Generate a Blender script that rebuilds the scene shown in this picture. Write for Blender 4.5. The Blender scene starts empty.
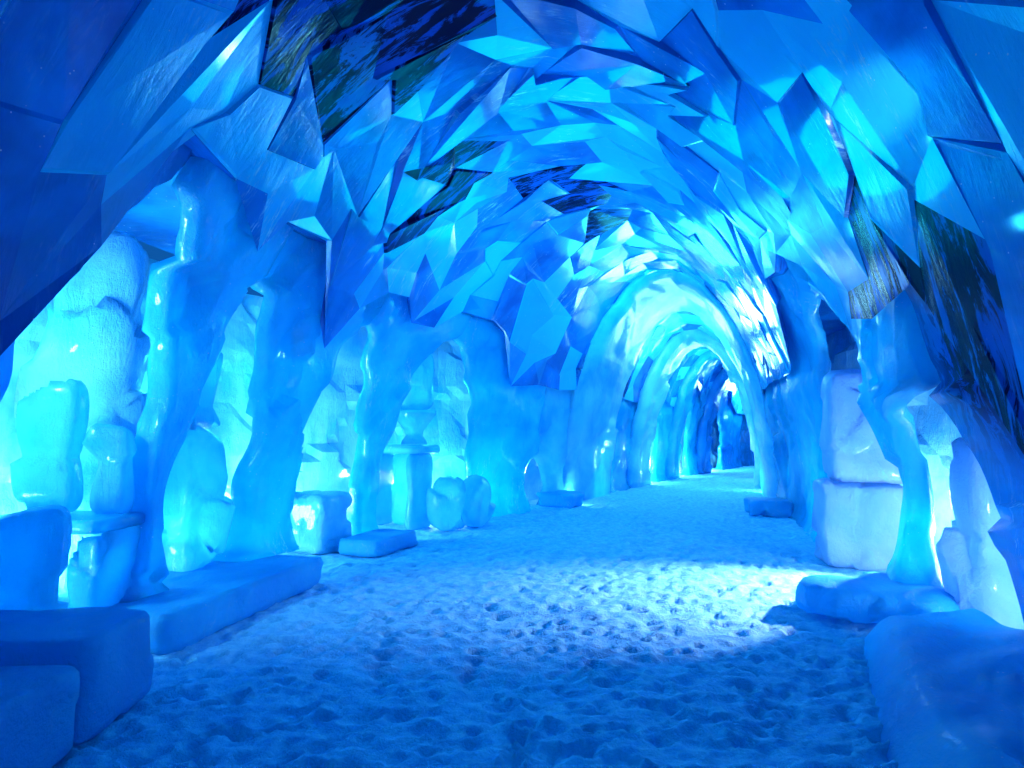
import bpy, bmesh, math, random
import numpy as np
from mathutils import Vector, Matrix, noise as mn

random.seed(7)
rng = np.random.default_rng(7)
scene = bpy.context.scene
COL = scene.collection
F_PX = 620.0

# ------------------------------------------------------------------ helpers
def tag(o, label=None, cat=None, group=None, kind=None):
    if label: o['label'] = label
    if cat: o['category'] = cat
    if group: o['group'] = group
    if kind or cat: o['kind'] = kind or 'thing'
    return o

def empty(name, loc):
    o = bpy.data.objects.new(name, None); o.empty_display_size = .2
    o.location = loc; COL.objects.link(o); return o

def link_mesh(name, verts, faces, m, parent=None, smooth=True, attrs=None, uv=None):
    me = bpy.data.meshes.new(name)
    me.from_pydata([tuple(v) for v in verts], [], [tuple(f) for f in faces])
    me.materials.append(m)
    if smooth: me.polygons.foreach_set('use_smooth', [True]*len(me.polygons))
    for an, (dom, vals) in (attrs or {}).items():
        a = me.attributes.new(an, 'FLOAT', dom); a.data.foreach_set('value', np.asarray(vals, dtype=np.float32))
    if uv is not None:
        a = me.attributes.new('arc', 'FLOAT_VECTOR', 'POINT')
        a.data.foreach_set('vector', np.asarray(uv, dtype=np.float32).ravel())
    me.update()
    o = bpy.data.objects.new(name, me); COL.objects.link(o)
    if parent is not None:
        o.parent = parent
        if parent.type == 'EMPTY' or True:
            o.location = (0, 0, 0)
    return o

def bm_object(name, bm, m, parent=None, smooth=True):
    bmesh.ops.recalc_face_normals(bm, faces=bm.faces)
    me = bpy.data.meshes.new(name); bm.to_mesh(me); bm.free()
    me.materials.append(m)
    if smooth: me.polygons.foreach_set('use_smooth', [True]*len(me.polygons))
    o = bpy.data.objects.new(name, me); COL.objects.link(o)
    if parent is not None: o.parent = parent
    return o

def sstep(a, b, x):
    t = np.clip((x-a)/(b-a), 0, 1); return t*t*(3-2*t)

# ------------------------------------------------------------------ the tunnel's plan
KY = [-4, 0, 2.8, 4.5, 6.4, 8.9, 11, 14.3, 18, 23, 27, 31, 36]
KL = [-2.7, -2.85, -2.95, -2.9, -2.6, -2.0, -.75, 1.45, 3.35, 6.3, 9.0, 11.9, 15.6]
KR = [2.1, 2.3, 2.65, 3.1, 3.7, 4.45, 5.1, 6.05, 7.3, 9.9, 12.1, 14.6, 18.0]
KH = [5.2, 5.2, 5.2, 5.2, 5.2, 5.25, 5.3, 5.3, 4.5, 4.4, 4.3, 4.3, 4.3]
_ty = np.linspace(-4, 36, 1601)
def _smooth(k):
    v = np.interp(_ty, KY, k); w = 61
    p = np.concatenate([np.full(w, v[0]) , v, np.full(w, v[-1])])
    g = np.exp(-.5*(np.arange(-w, w+1)/28.)**2); g /= g.sum()
    r = np.convolve(p, g, 'same')[w:-w]; r[:60] = v[:60]; r[-60:] = v[-60:]
    return r
_tl, _tr, _th = _smooth(KL), _smooth(KR), _smooth(KH)
def LX(y): return float(np.interp(y, _ty, _tl))
def RX(y): return float(np.interp(y, _ty, _tr))
def HH(y): return float(np.interp(y, _ty, _th))
PEXP = 1.9
ZC = 3.35                                       # springing of the vault
def lean(z, y):
    s = min(max(z, 0)/HH(y), .999)
    return (1 - s**PEXP)**(1/PEXP)
def wall(side, y, z, n):
    """a point on the wall line: side -1 left, +1 right; n metres outward"""
    l, r = LX(y), RX(y); c = (l+r)/2; w = (r-l)/2
    e = .05
    d = (LX(y+e)-LX(y-e) if side < 0 else RX(y+e)-RX(y-e))/(2*e)
    q = math.hypot(1, d)
    nx, ny = (side*1/q, -side*d/q)
    x = c + side*w*lean(z, y)
    return Vector((x+nx*n, y+ny*n, z))
# arc table, uniform in length
_a = np.linspace(0, math.pi, 721)
_px = 2.9*np.sign(np.cos(_a))*np.abs(np.cos(_a))**(2/PEXP); _pz = 5.2*np.abs(np.sin(_a))**(2/PEXP)
_al = np.concatenate([[0], np.cumsum(np.hypot(np.diff(_px), np.diff(_pz)))]); ARC = _al[-1]
def vault(u, y):
    """u = metres along the arch from the LEFT foot"""
    th = math.pi - np.interp(u, _al, _a)        # pi = left
    ct, st = math.cos(th), math.sin(th)
    l, r = LX(y), RX(y)
    return Vector(((l+r)/2 + (r-l)/2*math.copysign(abs(ct)**(2/PEXP), ct), y, HH(y)*abs(st)**(2/PEXP)))
def vault_n(u, y):
    a = vault(min(u+.05, ARC), y)-vault(max(u-.05, 0), y); b = vault(u, y+.05)-vault(u, y-.05)
    n = a.cross(b).normalized()
    c = Vector(((LX(y)+RX(y))/2, y, 1.5))
    if n.dot(c-vault(u, y)) < 0: n = -n         # inward
    return n

def facet_at(q, amp):
    """broken planes: each cell of a random pattern is tilted its own way"""
    d, pts = mn.voronoi(q); c = pts[0]
    h = .42*Vector([math.sin(c.x*a_+c.y*b_+c.z*c_) for a_, b_, c_ in ((12.9, 78.2, 37.7), (39.3, 11.1, 83.1), (73.1, 52.2, 9.1))])
    return amp*(h.dot(q-c)*1.3 + .2*h.x)

# ------------------------------------------------------------------ materials
class NT:
    def __init__(s, name):
        s.m = bpy.data.materials.new(name); s.m.use_nodes = True
        s.t = s.m.node_tree; s.t.nodes.clear()
    def n(s, typ, **kw):
        nd = s.t.nodes.new(typ)
        for k, v in kw.items(): setattr(nd, k, v)
        return nd
    def l(s, a, b): s.t.links.new(a, b)
    def mapping(s, src, scale, rot=(0, 0, 0)):
        mp = s.n('ShaderNodeMapping'); mp.inputs['Scale'].default_value = scale; mp.inputs['Rotation'].default_value = rot
        s.l(src, mp.inputs['Vector']); return mp.outputs[0]
    def noise(s, src, scale, detail=3, rough=.5, dist=0):
        t = s.n('ShaderNodeTexNoise'); t.inputs['Scale'].default_value = scale; t.inputs['Detail'].default_value = detail
        t.inputs['Roughness'].default_value = rough; t.inputs['Distortion'].default_value = dist
        s.l(src, t.inputs['Vector']); return t.outputs['Fac']
    def ramp(s, src, a, b, lo=0., hi=1.):
        r = s.n('ShaderNodeMapRange'); r.interpolation_type = 'SMOOTHSTEP'
        for i, v in zip((1, 2, 3, 4), (a, b, lo, hi)): r.inputs[i].default_value = v
        s.l(src, r.inputs[0]); return r.outputs[0]
    def math(s, op, a, b):
        r = s.n('ShaderNodeMath', operation=op)
        for i, v in enumerate((a, b)):
            if isinstance(v, (int, float)): r.inputs[i].default_value = v
            else: s.l(v, r.inputs[i])
        return r.outputs[0]
    def mix(s, f, a, b):
        r = s.n('ShaderNodeMix', data_type='RGBA')
        if isinstance(f, (int, float)): r.inputs[0].default_value = f
        else: s.l(f, r.inputs[0])
        for i, v in ((6, a), (7, b)):
            if isinstance(v, tuple): r.inputs[i].default_value = (*v, 1)
            else: s.l(v, r.inputs[i])
        return r.outputs[2]

def ice(name, deep, mid, pale, transl=.4, rough=.16, arc=False, bump=.35, dark=False, glint=.6, stretch=(1, 1, .25), trans=0., coat=.35):
    k = NT(name)
    if arc:
        at = k.n('ShaderNodeAttribute', attribute_name='arc'); co = at.outputs['Vector']
        st = k.mapping(co, (.8, 3.6, 1))
    else:
        co = k.n('ShaderNodeTexCoord').outputs['Object']; st = k.mapping(co, tuple(4*v for v in stretch))
    cloud = k.noise(co, 1.1, 4, .55, .4)
    streak = k.noise(st, 2.2, 6, .68, .6)
    fine = k.noise(st, 11, 5, .7, .3)
    c = k.mix(k.ramp(cloud, .3, .7), deep, mid)
    tone = k.n('ShaderNodeAttribute', attribute_name='tone').outputs['Fac']
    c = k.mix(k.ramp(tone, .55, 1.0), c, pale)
    # frost: white scratchy veins frozen into some of the ice
    fa = k.n('ShaderNodeAttribute', attribute_name='frost').outputs['Fac']
    fr = k.math('MULTIPLY', k.ramp(streak, .5, .68), k.math('MAXIMUM', k.ramp(k.noise(co, .9, 2), .54, .66), fa))
    fr = k.math('MULTIPLY', fr, k.ramp(fine, .42, .62))
    fr = k.math('MULTIPLY', fr, glint)
    c = k.mix(fr, c, (.46, .88, 1.0))
    bub = k.n('ShaderNodeTexVoronoi'); bub.inputs['Scale'].default_value = 16; k.l(co, bub.inputs['Vector'])
    bb = k.math('MULTIPLY', k.ramp(bub.outputs['Distance'], .1, .05), k.ramp(k.noise(co, 2.3, 1), .5, .6))
    c = k.mix(k.math('MULTIPLY', bb, glint*.7), c, (.7, .92, 1))
    if dark:
        dk = k.n('ShaderNodeAttribute', attribute_name='dark').outputs['Fac']
        dm = k.math('MULTIPLY', k.ramp(k.noise(st, 1.7, 7, .72, 1.2), .45, .52), dk)
        c = k.mix(k.math('MULTIPLY', dk, .75), c, (.002, .06, .5)); c = k.mix(dm, c, (.0, .005, .06))
    # surface: scallops of melted ice, ripples, fine scratches
    sc = k.n('ShaderNodeTexVoronoi'); sc.feature = 'SMOOTH_F1'; sc.inputs['Scale'].default_value = 2.6
    sc.inputs['Smoothness'].default_value = .6; k.l(k.mapping(co, (1, 1, .6)), sc.inputs['Vector'])
    h = k.math('ADD', k.math('MULTIPLY', sc.outputs['Distance'], .5), k.math('MULTIPLY', streak, .55))
    h = k.math('ADD', h, k.math('MULTIPLY', fine, .18))
    h = k.math('ADD', h, k.math('MULTIPLY', k.noise(co, 21, 5, .75), .3 if not arc else .0))
    bp = k.n('ShaderNodeBump'); bp.inputs['Strength'].default_value = bump; bp.inputs['Distance'].default_value = .12
    k.l(h, bp.inputs['Height'])
    p = k.n('ShaderNodeBsdfPrincipled'); k.l(c, p.inputs['Base Color']); k.l(bp.outputs[0], p.inputs['Normal'])
    k.l(k.math('ADD', k.math('MULTIPLY', fr, .35), rough), p.inputs['Roughness'])
    p.inputs['Transmission Weight'].default_value = trans
    if dark:
        k.l(k.ramp(dk, 0, 1, .6, .25), p.inputs['Specular IOR Level']); k.l(k.ramp(dk, 0, 1, coat, .0), p.inputs['Coat Weight'])
    p.inputs['IOR'].default_value = 1.36; p.inputs['Specular IOR Level'].default_value = .6
    p.inputs['Coat Weight'].default_value = coat; p.inputs['Coat Roughness'].default_value = .06
    tr = k.n('ShaderNodeBsdfTranslucent'); k.l(c, tr.inputs['Color']); k.l(bp.outputs[0], tr.inputs['Normal'])
    mx = k.n('ShaderNodeMixShader'); mx.inputs[0].default_value = transl
    k.l(p.outputs[0], mx.inputs[1]); k.l(tr.outputs[0], mx.inputs[2])
    out = k.n('ShaderNodeOutputMaterial'); k.l(mx.outputs[0], out.inputs[0])
    return k.m

M_VAULT = ice('vault_ice', (.001, .12, .47), (.004, .34, .88), (.05, .70, 1.0), .25, .1, arc=True, bump=.17, dark=True, glint=1., coat=.7)
M_WALL = ice('wall_ice', (.006, .27, .66), (.012, .43, .88), (.1, .68, 1), .3, .2, bump=.4, dark=True)
M_PIL = ice('pillar_ice', (.015, .55, .88), (.04, .74, .98), (.2, .88, 1), .4, .14, bump=.4, trans=.3, glint=.8)
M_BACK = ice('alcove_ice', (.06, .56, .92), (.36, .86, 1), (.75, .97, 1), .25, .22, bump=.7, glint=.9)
M_CLEAR = ice('clear_ice', (.05, .6, .95), (.2, .82, 1), (.5, .95, 1), .4, .1, bump=.45, glint=.8, trans=.5)
M_ARCH = ice('arch_ice', (.06, .55, .95), (.25, .8, 1), (.5, .95, 1), .3, .3, bump=.3, glint=.4, stretch=(.6, 1, .3))
M_PALE = ice('pale_ice', (.3, .6, .92), (.58, .78, .98), (.8, .9, 1), .4, .45, bump=.6, glint=.9, stretch=(1, 1, .5))
M_LEDGE = ice('ledge_ice', (.02, .5, .88), (.05, .68, .97), (.35, .9, 1), .4, .42, bump=.42, glint=.45, stretch=(1, .5, .6), coat=.05)

def snow():
    k = NT('trodden_snow'); co = k.n('ShaderNodeTexCoord').outputs['Object']
    a = k.noise(co, 9, 6, .7); b = k.noise(co, 45, 4, .7)
    c = k.mix(k.ramp(a, .35, .65), (.15, .57, .86), (.28, .74, .97))
    bp = k.n('ShaderNodeBump'); bp.inputs['Strength'].default_value = .6; bp.inputs['Distance'].default_value = .05
    k.l(k.math('ADD', a, k.math('MULTIPLY', b, .5)), bp.inputs['Height'])
    p = k.n('ShaderNodeBsdfPrincipled'); k.l(c, p.inputs['Base Color']); k.l(bp.outputs[0], p.inputs['Normal'])
    p.inputs['Roughness'].default_value = .7; p.inputs['Specular IOR Level'].default_value = .35
    out = k.n('ShaderNodeOutputMaterial'); k.l(p.outputs[0], out.inputs[0]); return k.m
M_SNOW = snow()

# ------------------------------------------------------------------ floor: trodden snow
def build_floor():
    ys = [-3.5]
    while ys[-1] < 34: ys.append(ys[-1] + (.25 if ys[-1] < 1.8 else max(.016, .0058*ys[-1])))
    ys = np.array(ys); ns = 330
    f = np.linspace(0, 1, ns)
    L = np.array([LX(y)-2.2 for y in ys]); R = np.array([RX(y)+2.2 for y in ys])
    X = L[:, None] + (R-L)[:, None]*f[None]; Y = np.repeat(ys[:, None], ns, 1)
    Z = np.zeros_like(X)
    for i in range(len(ys)):
        y = ys[i]
        for j in range(ns):
            x = X[i, j]
            Z[i, j] = .035*mn.noise((x*.9, y*.9, 0)) + .022*mn.noise((x*3.1, y*3.1, 4)) + .022*mn.noise((x*8, y*8, 9)) + .014*mn.noise((x*19, y*19, 2))
    def dent(cx, cy, a, lx, ly, d):
        i0, i1 = np.searchsorted(ys, (cy-.4, cy+.4))
        if i1 <= i0: return
        dx = X[i0:i1]-cx; dy = Y[i0:i1]-cy; ca, sa = math.cos(a), math.sin(a)
        q = ((dx*ca+dy*sa)/lx)**2 + ((-dx*sa+dy*ca)/ly)**2
        Z[i0:i1] += -d*np.exp(-q**1.5) + .35*d*np.exp(-((np.sqrt(q)-1.45)/.35)**2)
    for k in range(2600):
        y = 2.0 + 13*random.random()**1.25
        x = LX(y)+.5 + (RX(y)-LX(y)-1.0)*random.random()
        dent(x, y, random.uniform(-.6, .6)+(math.pi/2 if random.random() < .35 else 0), random.uniform(.03, .06), random.uniform(.025, .085), random.uniform(.01, .036))
    V = np.stack([X, Y, Z], -1).reshape(-1, 3)
    idx = np.arange(len(ys)*ns).reshape(len(ys), ns)
    Fc = np.stack([idx[:-1, :-1], idx[:-1, 1:], idx[1:, 1:], idx[1:, :-1]], -1).reshape(-1, 4)
    tag(link_mesh('floor', V, Fc, M_SNOW), 'trodden snow floor of the ice tunnel, pitted with footprints', kind='structure')
build_floor()

def opening(c, hw, top, z0=0., skew=0., seed=0, p=2.6):
    def o(z):
        if z >= top: return 0., 0.
        q = hw*(1-(max(z, z0)/top)**p)**(1/1.7) if z >= z0-.05 else 0
        return q, skew*(z/top) + .11*mn.noise((seed*7.3, z*1.9, 1.2))*min(1, q/.2)
    return (c, o, hw, top)
# openings along both sides, near to far
LO = [opening(4.2, .56, 3.25, seed=1, p=3.4, skew=.04), opening(5.58, .64, 2.95, seed=2, skew=.08), opening(7.75, .84, 2.9, seed=3), opening(9.95, 1.1, 3.05, seed=4),
      opening(12.9, .42, 1.1, seed=5), opening(15.5, .55, 2.6, seed=6), opening(19.6, .7, 2.3, seed=7), opening(22.6, .8, 3.0, seed=8), opening(26.2, 1.0, 3.1, seed=9)]
RO = [opening(4.46, .78, 1.8, seed=11, skew=.35, p=2.4), opening(6.85, 1.27, 3.05, seed=12, p=4), opening(12.6, .3, 1.8, seed=13), opening(16.2, .6, 2.4, seed=14), opening(20.5, .6, 2.4, seed=15)]
def vault_foot(side, y):
    z = 2.45
    for c, f, hw, top in (LO if side < 0 else RO):
        z = max(z, (top+.4)*(1-.45*max(0, abs(y-c)/hw-.6)))
    z -= (1.3 if side > 0 else .9)*float(sstep(3.9, 3.1, y))
    return min(z, 3.42)

# ------------------------------------------------------------------ ceiling: vault of irregular ice blocks
DARKS = []            # (u, y, radius) of the cracked dark patches
def build_ceiling():
    V, Fc, tone, dk, arc, frost = [], [], [], [], [], []
    def t1v(u, y): return (vault(u+.1, y)-vault(u-.1, y)).normalized()
    def addv(p, u, y): V.append(p); arc.append((u, y, 0)); return len(V)-1
    def u_at(side, y):
        return float(np.interp(vault_foot(side, y)/HH(y)*5.2, _pz[:361], _al[:361]))
    ys = [-4.0]
    while ys[-1] < 31.5: ys.append(ys[-1] + (.5 if ys[-1] < 10 else .7)*random.uniform(.8, 1.2))
    NB = 9
    key = {}
    def node(k, j):   # line k (between bands), j in half cells
        j = max(0, min(2*NB, j))
        if (k, j) not in key:
            edge = j in (0, 2*NB)
            y = ys[k] + (0 if k in (0, len(ys)-1) else random.uniform(-.22, .22))
            u0, u1 = u_at(-1, y), ARC-u_at(1, y); w = (u1-u0)/NB
            key[(k, j)] = (u0 + j*w/2 + (random.uniform(-.07, .07) if edge else random.uniform(-.24, .24)*w), y)
        return key[(k, j)]
    vid = {}
    def lattice(k, j):
        j = max(0, min(2*NB, j))
        if (k, j) not in vid:
            u, y = node(k, j); vid[(k, j)] = addv(vault(u, y) + vault_n(u, y)*(random.uniform(.03, .05) if j in (0, 2*NB) else random.uniform(.0, .035 if y < 13 else .02)), u, y)
        return vid[(k, j)]
    for k in range(len(ys)-1):
        off = k % 2
        starts = list(range(-off, 2*NB, 2))
        for j in starts:
            a, b = max(j, 0), min(j+2, 2*NB)
            js = list(range(a, b+1))
            ring = [(k, q) for q in js] + [(k+1, q) for q in reversed(js)]
            ids = [lattice(*q) for q in ring]; uv = [node(*q) for q in ring]
            cu = sum(q[0] for q in uv)/len(uv); cy = sum(q[1] for q in uv)/len(uv)
            P = [V[i] for i in ids]; c = sum(P, Vector())/len(P); n = vault_n(cu, cy)
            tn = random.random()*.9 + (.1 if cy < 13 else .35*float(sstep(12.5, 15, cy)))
            dv = 0.; fv = random.uniform(.5, 1) if random.random() < .2 else random.uniform(0, .15)
            for du, dy, rr in DARKS:
                if math.hypot(cu-du, (cy-dy)*.8) < rr: dv = 1.
            if dv: fv = 0.
            if random.random() < .02: dv = max(dv, .8)
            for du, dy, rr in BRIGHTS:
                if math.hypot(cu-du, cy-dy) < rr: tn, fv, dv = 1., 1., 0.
            m = len(ids); mode = random.random()
            def put(f, dt=0.):
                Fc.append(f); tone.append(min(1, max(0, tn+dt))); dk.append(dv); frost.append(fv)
            if mode < .25:            # a broken stone: facets round a raised point
                w_ = [random.uniform(.4, 1.6) for _ in ids]; W_ = sum(w_)
                ap = sum((p*q for p, q in zip(P, w_)), Vector())/W_ + n*random.uniform(-.012, .025)
                au = sum(q[0]*t for q, t in zip(uv, w_))/W_; ay = sum(q[1]*t for q, t in zip(uv, w_))/W_
                ia = addv(ap, au, ay); st = random.randrange(m); q = 0
                while q < m:
                    stp = min(m-q, random.choice((1, 2, 2, 3)))
                    put([ids[(st+q+r) % m] for r in range(stp+1)] + [ia], random.uniform(-.25, .25)); q += stp
            elif mode < .6:          # a flat face standing a little proud of its neighbours
                pn = (n + t1v(cu, cy)*random.gauss(0, .02) + Vector((0, 1, 0))*random.gauss(0, .03)).normalized()
                h = random.uniform(.006, .022); ins = random.uniform(.92, .98); inner = []
                for p, q in zip(P, uv):
                    pp = c + (p-c)*ins
                    inner.append(addv(pp + n*((c + n*h - pp).dot(pn)/max(n.dot(pn), .3))*.75 + n*h*.25, cu+(q[0]-cu)*ins, cy+(q[1]-cy)*ins))
                put(inner)
                for q in range(m): put((ids[q], ids[(q+1) % m], inner[(q+1) % m], inner[q]), .2*random.random())
            else: put(ids)
    # underside of the vault's edge, reaching out over the side alcoves
    for side, je in ((-1, 0), (1, 2*NB)):
        prev = None
        for k in range(len(ys)):
            a = lattice(k, je); y = V[a].y
            b = addv(wall(side, y, max(ZC+.1, V[a].z), .3), 0, y); c = addv(wall(side, y, ZC+.15, 2.1), 1.5, y)
            if prev: Fc.append((prev[0], a, b, prev[1])); Fc.append((prev[1], b, c, prev[2])); tone += [.2, .2]; dk += [0, 0]; frost += [0, 0]
            prev = (a, b, c)
    # wind so normals face in
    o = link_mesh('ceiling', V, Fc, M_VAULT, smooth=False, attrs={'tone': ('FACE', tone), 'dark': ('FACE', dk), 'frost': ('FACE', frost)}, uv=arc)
    tag(o, 'vaulted ceiling of irregular faceted blue ice blocks', kind='structure')
def uy_of(px, py):
    """tunnel coordinates of a feature read off the photo: which block of the vault it is on"""
    best = None
    for y in np.arange(3.5, 16, .15):
        for u in np.arange(.5, ARC-.5, .15):
            p = vault(u, y); d = p-CAM_LOC
            f = d.dot(CAM_F)
            if f < .2: continue
            q = (d.dot(CAM_R)/f*F_PX+512-px)**2 + (384-d.dot(CAM_U)/f*F_PX-py)**2
            if best is None or q < best[0]: best = (q, u, y)
    return best[1], best[2]
CAM_LOC = Vector((0, 0, 1.5)); PITCH = math.atan(51/F_PX)
CAM_F = Vector((0, math.cos(PITCH), math.sin(PITCH))); CAM_R = Vector((1, 0, 0)); CAM_U = CAM_R.cross(CAM_F)
for px, py, rr in ((375, 25, .65), (570, 190, .6), (600, 215, .4), (450, 175, .4), (885, 300, .6), (925, 330, .75), (950, 380, .8), (300, 15, .3), (870, 300, .45)):
    u, y = uy_of(px, py); DARKS.append((u, y, rr))
BRIGHTS = [(*uy_of(955, 55), .6), (*uy_of(410, 268), .4)]   # a glossy reflection painted as pale frost, then a white frosted facet
build_ceiling()

# ------------------------------------------------------------------ walls
def back_wall(name, side, y0, y1, depth, m, label):
    ys = np.arange(y0, y1, .16); zs = np.linspace(-.1, ZC+.2, 26)
    V, Fc = [], []
    for y in ys:
        for z in zs:
            d = depth(y)
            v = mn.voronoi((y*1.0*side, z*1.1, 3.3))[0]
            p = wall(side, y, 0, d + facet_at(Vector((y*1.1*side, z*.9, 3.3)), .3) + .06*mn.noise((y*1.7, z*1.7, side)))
            p.z = z; V.append(p)
    nz = len(zs)
    for i in range(len(ys)-1):
        for j in range(nz-1):
            a = i*nz+j; q = (a, a+nz, a+nz+1, a+1)
            Fc.append(q if side > 0 else q[::-1])
    tag(link_mesh(name, V, Fc, m, smooth=False), label, kind='structure')
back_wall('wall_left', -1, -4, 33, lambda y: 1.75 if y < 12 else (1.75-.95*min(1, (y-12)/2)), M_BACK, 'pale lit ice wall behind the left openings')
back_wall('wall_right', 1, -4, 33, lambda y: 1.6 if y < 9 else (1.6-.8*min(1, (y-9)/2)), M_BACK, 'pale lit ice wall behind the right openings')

def pier(side, oa, ob, thick, m, seed, name='shaft', parent=None, ztop=ZC+.12, zbot=-.05, foot=.14, ystep=None, facet=.1):
    """the ice between two openings, from floor to vault; oa/ob = (centre, fn) or a plain y"""
    NZ = 44; width = (ob if isinstance(ob, (int, float)) else ob[0])-(oa if isinstance(oa, (int, float)) else oa[0])
    NS = max(10, int(width/.11)); ND = 6
    ring = [(i/NS, 0.) for i in range(NS)] + [(1., i/ND) for i in range(ND)] + [(1-i/NS, 1.) for i in range(NS)] + [(0., 1-i/ND) for i in range(ND)]
    V, Fc = [], []; m_ = len(ring)
    for k in range(NZ+1):
        z = zbot + (ztop-zbot)*k/NZ
        def edge(o, sg):
            if isinstance(o, (int, float)): return o
            q, s = o[1](z); return o[0]+s+sg*q
        a, b = edge(oa, 1), edge(ob, -1)
        fl = foot*math.exp(-max(z-max(zbot, 0), 0)/.18)
        for s, d in ring:
            # rounded box section
            X = 2*s-1; D = 2*d-1
            r = (abs(X)**5+abs(D)**5)**(1/5.) if (X or D) else 1
            X, D = X/max(r, 1e-6)*1., D/max(r, 1e-6)
            y = (a+b)/2 + X*((b-a)/2 + (fl if not isinstance(oa, (int, float)) else 0))
            n = thick/2 + D*(thick/2+fl)
            q = Vector((y*1.3, z*.75, (n if thick > .5 else 0)+seed*5.1))
            n += facet_at(q*Vector((1, 1, 1)), facet*2.2) + facet_at(q*2.3, facet*.7) + .03*mn.noise((y*2.5, z*2.5, seed+9))
            n += .1*float(sstep(2.1, 2.6, z)) if not isinstance(oa, float) else .14*float(sstep(3.9, 3.4, y))*float(sstep(.8, 1.4, z))
            V.append(wall(side, y, z, n))
    for k in range(NZ):
        for i in range(m_):
            a = k*m_+i; b = k*m_+(i+1) % m_
            q = (a, b, b+m_, a+m_); Fc.append(q if side < 0 else q[::-1])
    Fc.append(tuple(range(m_))[::-1]); Fc.append(tuple(range(NZ*m_, NZ*m_+m_)))
    dk = None
    return V, Fc

V, Fc = pier(-1, -4., LO[0], .8, M_WALL, 20, facet=.09)
tag(link_mesh('wall_left_front', V, Fc, M_WALL), 'dark blue ice wall at the near left', kind='structure')
V, Fc = pier(1, -4., RO[0], .8, M_WALL, 21, facet=.08)
dk = []
for v in V: dk.append(float(1.2*math.exp(-(((v[1]-3.7)/.55)**2+((v[2]-2.0)/.5)**2))))
tag(link_mesh('wall_right_front', V, Fc, M_WALL, attrs={'dark': ('POINT', dk)}), 'dark blue ice wall at the near right with black cracks', kind='structure')

def pillar(side, oa, ob, label, seed, m=M_PIL, thick=.26, facet=.1, group=None, zbot=-.05):
    V, Fc = pier(side, oa, ob, thick, m, seed, facet=facet, zbot=zbot)
    o = link_mesh('ice_pillar', V, Fc, m)
    tag(o, label, 'ice pillar', group); return o
LP = 'ice pillars along the left side'; RP = 'ice pillars along the right side'
pillar(-1, LO[0], LO[1], 'first blue ice pillar from the left, leaning over the low front blocks', 1, group=LP, zbot=.27)
pillar(-1, LO[1], LO[2], 'thick ice pillar standing on the long snowy plinth at left', 2, group=LP, zbot=.27)
pillar(-1, LO[2], LO[3], 'ice pillar between the tall white slit and the alcove with boulders', 3, group=LP)
pillar(-1, LO[3], LO[4], 'smooth ice pillar just right of the alcove with boulders', 4, group=LP)
pillar(-1, LO[4], LO[5], 'ice pillar at the left foot of the first bright arch', 5, m=M_CLEAR, group=LP)
pillar(-1, LO[5], LO[6], 'pale ice pillar seen through the bright arch, nearest on its left', 6, m=M_PIL, group=LP)
pillar(-1, LO[6], LO[7], 'broad ice pillar deep in the tunnel, left of the lit niche', 7, group=LP)
pillar(-1, LO[7], LO[8], 'narrow glowing ice pillar deep in the tunnel before the end wall', 8, group=LP)
pillar(-1, LO[8], 29.6, 'dark ice pillar farthest down the tunnel on the left', 9, m=M_WALL, group=LP)
pillar(1, RO[0], RO[1], 'slender ribbon-like ice pillar at right beside the white blocks', 10, thick=.2, group=RP, zbot=.27)
pillar(1, RO[1], RO[2], 'broad smooth ice pillar at right beyond the white blocks', 11, group=RP, facet=.06)
pillar(1, RO[2], RO[3], 'ice pillar at the right foot of the first bright arch', 12, group=RP)
pillar(1, RO[3], RO[4], 'ice pillar on the right inside the bright arch', 13, group=RP)
pillar(1, RO[4], 29.6, 'far ice pillar on the right, mostly behind the bend', 14, group=RP)

# ------------------------------------------------------------------ arches deeper in the tunnel
def arch(y, wid, depth, m, label, seed):
    V, Fc = [], []; N = 120; sec = []
    for i in range(13): sec.append((-.5+i/12., 1.))
    sec += [(.62, .5), (.66, 0.), (0, -.6), (-.66, 0.), (-.62, .5)]
    for k in range(N+1):
        u = ARC*k/N
        for a, b in sec:
            yy = y + a*wid; n = vault_n(u, yy) if 0 < u < ARC else Vector((1 if u <= 0 else -1, 0, 0))
            j = .05*mn.noise((u*1.4, a*2, seed)) + facet_at(Vector((u*.8, yy*1.3, seed*3.)), .14)
            V.append(vault(u, yy) + n*(b*depth+j))
    m_ = len(sec)
    for k in range(N):
        for i in range(m_):
            a = k*m_+i; b = k*m_+(i+1) % m_; Fc.append((a, b, b+m_, a+m_))
    tag(link_mesh('ice_arch', V, Fc, m), label, 'ice arch', 'ice arches down the tunnel')
arch(15.0, 2.0, .2, M_ARCH, 'largest bright ice arch where the tunnel narrows', 1)
arch(18.4, 1.0, .3, M_ARCH, 'second ice arch, inside the largest bright one', 2)
arch(21.4, .7, .28, M_PIL, 'third ice arch down the tunnel', 3)
arch(24.6, .7, .3, M_WALL, 'smallest and farthest ice arch before the end wall', 4)
# end wall
def end_wall():
    V, Fc = [], []; y = 30.5; NX, NZ = 40, 26
    x0, x1 = LX(y)-2, RX(y)+2
    for i in range(NX+1):
        for j in range(NZ+1):
            x = x0+(x1-x0)*i/NX; z = -.1+5.2*j/NZ
            V.append((x, y + .35*(mn.voronoi((x*.9, z*.9, 1.))[0][0]-.4) + .15*(x-x0)*.3, z))
    for i in range(NX):
        for j in range(NZ):
            a = i*(NZ+1)+j; Fc.append((a, a+NZ+1, a+NZ+2, a+1))
    tag(link_mesh('wall_end', V, Fc, M_WALL, smooth=False, attrs={'dark': ('POINT', [.3]*len(V))}), 'dark blue ice wall at the far end', kind='structure')
end_wall()

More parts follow.
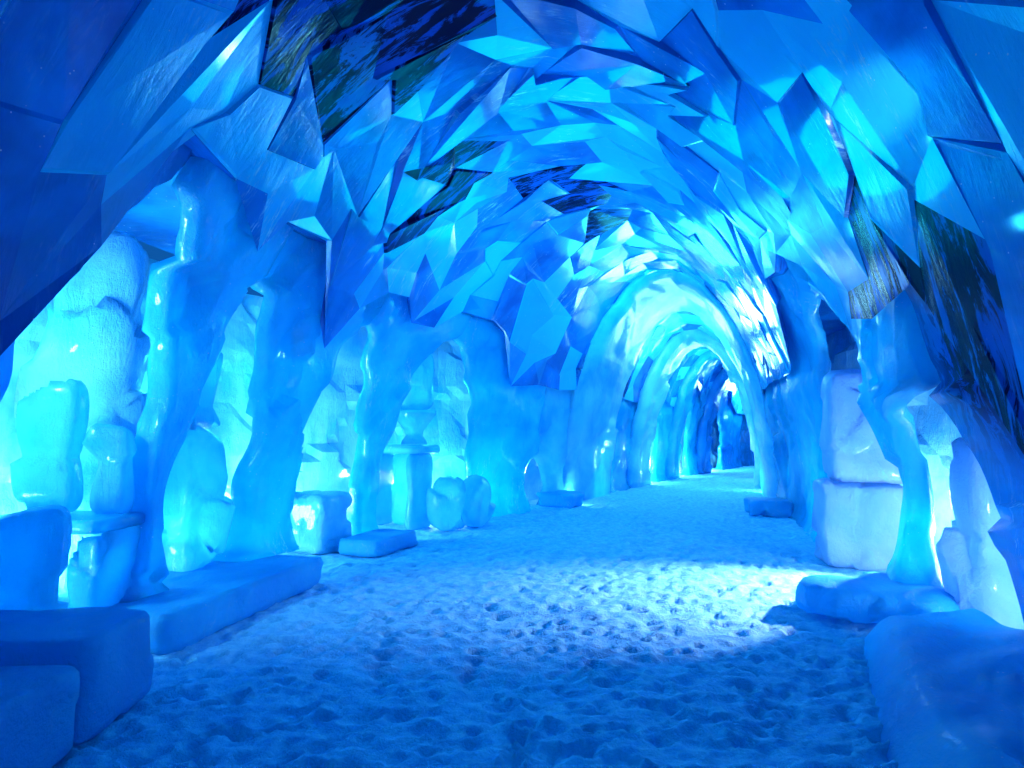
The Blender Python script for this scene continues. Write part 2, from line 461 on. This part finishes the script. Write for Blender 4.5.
# ------------------------------------------------------------------ ice blocks and carved pieces
def rbox(sx, sy, sz, seg=.045, pw=9, jit=.02, seed=0, taper=0., shear=(0, 0), facet=.05, top=None):
    """a worn block: centred in x and y, standing on z = 0"""
    bm = bmesh.new()
    n = [max(4, min(44, int(s/seg))) for s in (sx, sy, sz)]
    cache = {}
    def v(i, j, k):
        if (i, j, k) in cache: return cache[(i, j, k)]
        X, Y, Z = 2*i/n[0]-1, 2*j/n[1]-1, 2*k/n[2]-1
        r = (abs(X)**pw+abs(Y)**pw+abs(Z)**pw)**(1/pw)
        X, Y, Z = X/r, Y/r, Z/r
        s = 1-taper*(Z+1)/2
        if top: s *= top((Z+1)/2)
        p = Vector((X*sx/2*s, Y*sy/2*s, (Z+1)/2*sz))
        d = p-Vector((0, 0, sz/2)); d.normalize()
        p += d*(jit*mn.noise(p*3.1+Vector((seed*3.7, 0, 0))) + facet_at(p*1.9+Vector((0, seed*2.9, 0)), facet*2.5))
        if Z <= -.98: p.z = min(p.z, 0.0)
        p.z = max(p.z, -.01)
        p.x += shear[0]*(Z+1)/2; p.y += shear[1]*(Z+1)/2
        cache[(i, j, k)] = bm.verts.new(p); return cache[(i, j, k)]
    def quad(*q):
        try: bm.faces.new([v(*t) for t in q])
        except ValueError: pass
    for a in range(n[0]):
        for b in range(n[1]):
            for k in (0, n[2]): quad((a, b, k), (a+1, b, k), (a+1, b+1, k), (a, b+1, k))
    for a in range(n[0]):
        for k in range(n[2]):
            for b in (0, n[1]): quad((a, b, k), (a+1, b, k), (a+1, b, k+1), (a, b, k+1))
    for b in range(n[1]):
        for k in range(n[2]):
            for a in (0, n[0]): quad((a, b, k), (a, b+1, k), (a, b+1, k+1), (a, b, k+1))
    return bm
def block(name, loc, dims, m, label, cat, rz=0, group=None, **kw):
    o = bm_object(name, rbox(*dims, **kw), m); o.location = loc; o.rotation_euler.z = rz
    tag(o, label, cat, group); return o

GB = 'low ice blocks along the floor edge'
block('ice_block', (-2.62, 2.42, 0), (1.2, 1.3, .42), M_LEDGE, 'nearest low ice block in the bottom left corner', 'ice block', .02, GB, seed=1, pw=16, facet=.018, seg=.035)
block('ice_block', (-2.72, 3.4, 0), (1.3, .62, .5), M_LEDGE, 'taller low ice block behind the corner block at left', 'ice block', .03, GB, seed=2, pw=16, facet=.018, seg=.035)
block('ice_plinth', (-2.74, 5.5, 0), (1.3, 2.2, .28), M_LEDGE, 'long snow-topped ice plinth beneath the thick left pillar', 'ice plinth', -.2, 'ice plinths', seed=3, pw=16, facet=.018, seg=.07)
block('ice_plinth', (-1.75, 8.3, 0), (.6, 1.0, .2), M_LEDGE, 'short ice plinth at the foot of the pillar right of the white slit', 'ice plinth', -.35, 'ice plinths', seed=4, pw=16, facet=.018)
block('ice_plinth', (4.85, 11.9, 0), (.75, .8, .28), M_LEDGE, 'small square ice plinth at the right before the bright arch', 'ice plinth', -.2, 'ice plinths', seed=5, pw=10)
block('ice_plinth', (1.05, 13.2, 0), (.8, .7, .3), M_LEDGE, 'small ice plinth left of the bright arch', 'ice plinth', -.5, 'ice plinths', seed=6, pw=9)
# right ledge, a worn bank along the wall foot
def bank():
    V, Fc = [], []; NY, NX = 60, 30
    for i in range(NY+1):
        y = 1.2 + 3.5*i/NY
        xe = -.03 + float(np.interp(y, (1.2, 2.8, 4.1, 5.0, 5.2), (1.35, 1.68, 2.3, 2.75, 2.9))) + .05*mn.noise((y*2, 3, 1)); xw = RX(y)+.12
        end = math.sqrt(max(0, 1-max(0, (y-4.3)/.42)**2))
        for j in range(NX+1):
            f = j/NX; x = xe+(xw-xe)*f
            z = (.27*(1-(1-min(1, f/.3))**2) + .3*(1-.75*float(sstep(3.4, 4.1, y)))*max(0, f-.3)**1.6)*end
            z += (facet_at(Vector((x*1.8, y*1.5, 2)), .04) + .03*mn.noise((x*4, y*4, 1)))*min(1, f/.15)
            V.append((x, y, z-.015))
    for i in range(NY):
        for j in range(NX):
            a = i*(NX+1)+j; Fc.append((a, a+1, a+NX+2, a+NX+1))
    tag(link_mesh('ice_ledge', V, Fc, M_LEDGE), 'long worn ice bank sloping up to the near right wall', 'ice ledge')
bank()
block('ice_mound', (3.02, 5.28, 0), (1.15, .75, .3), M_LEDGE, 'rounded ice mound at the foot of the slender right pillar', 'ice mound', -.3, seed=8, pw=4, jit=.04, facet=.07)
# two pale blocks in the right opening
block('pale_block', (4.1, 7.4, 0), (.9, .7, .95), M_PALE, 'lower white-lavender ice block in the right opening', 'ice block', -.3, 'pale blocks in the right opening', seed=9, pw=14, facet=.05)
block('pale_block', (4.15, 7.4, .955), (.85, .6, 1.3), M_PALE, 'upper white-lavender ice block stacked in the right opening', 'ice block', -.25, 'pale blocks in the right opening', seed=10, pw=8, taper=.15)
block('pale_boulder', (3.72, 4.93, 0), (.62, .5, 1.4), M_PALE, 'pale ice boulder glowing in the near right opening', 'ice boulder', .2, seed=11, pw=3.5, taper=.3, facet=.1)

block('ice_boulder', (-3.78, 5.6, 0), (.8, .6, 3.3), M_BACK, 'tall craggy pale ice mass rising behind the ice table', 'ice boulder', .4, None, seed=31, pw=5, facet=.16, seg=.1, taper=.15)
# carved ice table in the first alcove
t = empty('ice_table', (-3.3, 4.62, 0)); t.rotation_euler.z = -.1; tag(t, 'carved ice table with slab top in the nearest left alcove', 'ice table')
o = bm_object('table_top', rbox(1.0, .6, .1, seed=12, pw=12, seg=.035, facet=.02), M_PIL, t); o.location = (0, 0, .82)
o = bm_object('leg', rbox(.24, .42, .83, seed=13, pw=9, seg=.03, facet=.06), M_CLEAR, t); o.location = (-.36, 0, 0)
o = bm_object('leg', rbox(.2, .42, .83, seed=16, pw=9, seg=.03, facet=.06), M_PIL, t); o.location = (.36, 0, 0)
block('ice_slab', (-3.42, 4.62, .925), (.46, .24, .92), M_CLEAR, 'upright rounded ice slab standing on the ice table', 'ice slab', .1, seed=14, pw=5, taper=.2, seg=.03, facet=.09)
block('ice_slab', (-2.98, 4.66, .925), (.26, .2, .62), M_CLEAR, 'small narrow ice slab on the right end of the ice table', 'ice slab', .2, seed=24, pw=6, taper=.1, seg=.03, facet=.09)
block('ice_slab', (-3.05, 3.75, .0), (.42, .18, .98), M_PIL, 'leaning ice slab at the left edge in front of the ice table', 'ice slab', .5, seed=15, pw=6, shear=(.1, .05), seg=.03, facet=.09)
# stacked blocks in the second alcove
block('ice_stack_block', (-3.12, 5.95, .28), (.6, .55, 1.27), M_CLEAR, 'lower clear ice block stacked in the second left opening', 'ice block', -.2, 'stacked clear blocks', seed=16, pw=8, facet=.12)
block('ice_stack_block', (-3.1, 5.95, 1.555), (.52, .46, 1.0), M_CLEAR, 'upper pointed clear ice block in the second left opening', 'ice block', -.1, 'stacked clear blocks', seed=17, pw=6, taper=.35, facet=.14)
# white slit
block('ice_stack_block', (-2.62, 8.25, 0), (.8, .7, .75), M_BACK, 'bright ice block at the bottom of the tall white slit', 'ice block', -.3, seed=18, pw=8)
# alcove with boulders
c = empty('ice_cabinet', (-1.8, 10.3, 0)); c.rotation_euler.z = -.5; tag(c, 'square carved ice cabinet with an open bay in the boulder alcove', 'ice cabinet')
for nm, d, l in (('side_panel', (.14, .6, 1.2), (-.45, 0, 0)), ('side_panel', (.14, .6, 1.2), (.35, 0, 0)), ('back_panel', (.7, .12, 1.2), (-.05, .22, 0)), ('cabinet_top', (1.1, .7, .14), (-.05, 0, 1.2))):
    o = bm_object(nm, rbox(*d, seed=len(nm)+3, pw=9, seg=.08), M_CLEAR, c); o.location = l
def lathe(prof, N=28, seed=0, jit=.02):
    bm = bmesh.new(); rings = []
    for r, z in prof:
        rings.append([bm.verts.new((r*math.cos(2*math.pi*i/N)*(1+jit*mn.noise((i*.7, z*3, seed))), r*math.sin(2*math.pi*i/N)*(1+jit*mn.noise((i*.7, z*3, seed+4))), z)) for i in range(N)])
    for a, b in zip(rings, rings[1:]):
        for i in range(N): bm.faces.new((a[i], a[(i+1) % N], b[(i+1) % N], b[i]))
    bm.faces.new(rings[0][::-1]); bm.faces.new(rings[-1]); return bm
g = empty('ice_pedestal', (-1.62, 10.3, 1.345)); tag(g, 'flared ice pedestal with a carved column on the ice cabinet', 'ice pedestal')
bm_object('foot', lathe([(.22, 0), (.2, .06), (.14, .14), (.15, .22), (.3, .42), (.36, .5), (.36, .56)], seed=2), M_CLEAR, g)
o = bm_object('column', rbox(.66, .44, 1.0, seed=20, pw=4, facet=.06), M_CLEAR, g); o.location = (0, 0, .56)
GR = 'rounded ice boulders in the boulder alcove'
block('ice_boulder', (-1.02, 9.9, 0), (.54, .48, .85), M_CLEAR, 'left rounded clear ice boulder in front of the ice cabinet', 'ice boulder', .4, GR, seed=21, pw=2.8, facet=.08)
block('ice_boulder', (-.62, 10.5, 0), (.55, .55, .8), M_CLEAR, 'right rounded ice boulder against the smooth pillar', 'ice boulder', 1.2, GR, seed=22, pw=2.6, facet=.08)
block('ice_boulder', (-.1, 12.75, 0), (.5, .5, .62), M_CLEAR, 'small glowing ice boulder in the low niche left of the bright arch', 'ice boulder', .2, None, seed=23, pw=2.6, facet=.1)

# ------------------------------------------------------------------ lights
def point(loc, power, color, r=.12):
    d = bpy.data.lights.new('point_light', 'POINT'); d.energy = power; d.color = color; d.shadow_soft_size = r
    o = bpy.data.objects.new('point_light', d); o.location = loc; COL.objects.link(o); return o
def spot(loc, to, power, color, ang, blend=.4, r=.1):
    d = bpy.data.lights.new('spotlight', 'SPOT'); d.energy = power; d.color = color; d.spot_size = math.radians(ang); d.spot_blend = blend; d.shadow_soft_size = r
    o = bpy.data.objects.new('spotlight', d); o.location = loc; COL.objects.link(o)
    o.rotation_euler = (Vector(to)-Vector(loc)).to_track_quat('-Z', 'Y').to_euler(); return o
def area(loc, to, power, color, sx, sy):
    d = bpy.data.lights.new('soft_light', 'AREA'); d.energy = power; d.color = color; d.shape = 'RECTANGLE'; d.size = sx; d.size_y = sy
    o = bpy.data.objects.new('soft_light', d); o.location = loc; COL.objects.link(o)
    o.rotation_euler = (Vector(to)-Vector(loc)).to_track_quat('-Z', 'Y').to_euler(); return o
CY = (.04, .75, 1); WH = (.45, .92, 1); BL = (0, .68, 1)
for y, p, n in ((3.3, 100, 1.1), (4.95, 110, 1.2), (6.6, 120, 1.15), (8.5, 170, .95), (11.4, 150, 1.1)):
    q = wall(-1, y, 0, n); point((q.x, q.y, .45), p, WH, .15)
    point((q.x, q.y, 2.3), p*.2, CY, .15)
for y, p in ((3.3, 130), (5.6, 130), (9.2, 80)):
    q = wall(1, y, 0, 1.0); point((q.x, q.y, .6), p, (.75, .9, 1), .15)
q = wall(-1, 3.5, 0, .75); point((q.x, q.y, 2.3), 130, WH, .15)
spot((5.0, 6.35, 1.9), (2.5, 6.1, 0), 1900, (1, .82, .98), 52, .9, .06)
# lamps in the niches down the tunnel
for side, y, p in ((-1, 15.4, 240), (1, 16.2, 240), (-1, 19.6, 220), (-1, 22.6, 260), (-1, 26.2, 260), (1, 20.5, 100), (-1, 12.4, 30)):
    q = wall(side, y, 0, .55); point((q.x, q.y, .3), p, WH, .12)
for y, p in ((12.5, 150), (16.2, 150), (20, 110), (27.5, 300)):
    point(((LX(y)+RX(y))/2, y, HH(y)-1.0), p, (.32, .86, 1) if y > 15 else CY, .5)  # overhead fill lights added along the tunnel, outside the niches
q = wall(-1, 13.75, 0, -.3); point((q.x, q.y, .14), 22, (.6, .95, 1), .05)
# blue fill lights added to brighten the hall, no fitting there
point((0, -1.2, 2.2), 70, BL, .5)
point((.8, 8.8, 3.5), 118, (0, .68, 1), .6)
u, y = uy_of(955, 55); q = vault(u, y)
spot((.9, .6, 2.3), q, 700, (.7, .95, 1), 10, .8, .05)  # unseen spot added to make the bright patch on the vault
w = bpy.data.worlds.new('World'); scene.world = w; w.use_nodes = True
w.node_tree.nodes['Background'].inputs[0].default_value = (.01, .22, .8, 1); w.node_tree.nodes['Background'].inputs[1].default_value = .5

# ------------------------------------------------------------------ camera
cd = bpy.data.cameras.new('camera'); cam = bpy.data.objects.new('camera', cd); COL.objects.link(cam)
cd.sensor_width = 36; cd.lens = F_PX/1024*36; cd.clip_start = .05
cam.location = CAM_LOC; cam.rotation_euler = (math.pi/2+PITCH, 0, 0); scene.camera = cam
scene.view_settings.view_transform = 'Standard'; scene.view_settings.look = 'None'
scene.view_settings.exposure = 0.05; scene.view_settings.gamma = .92
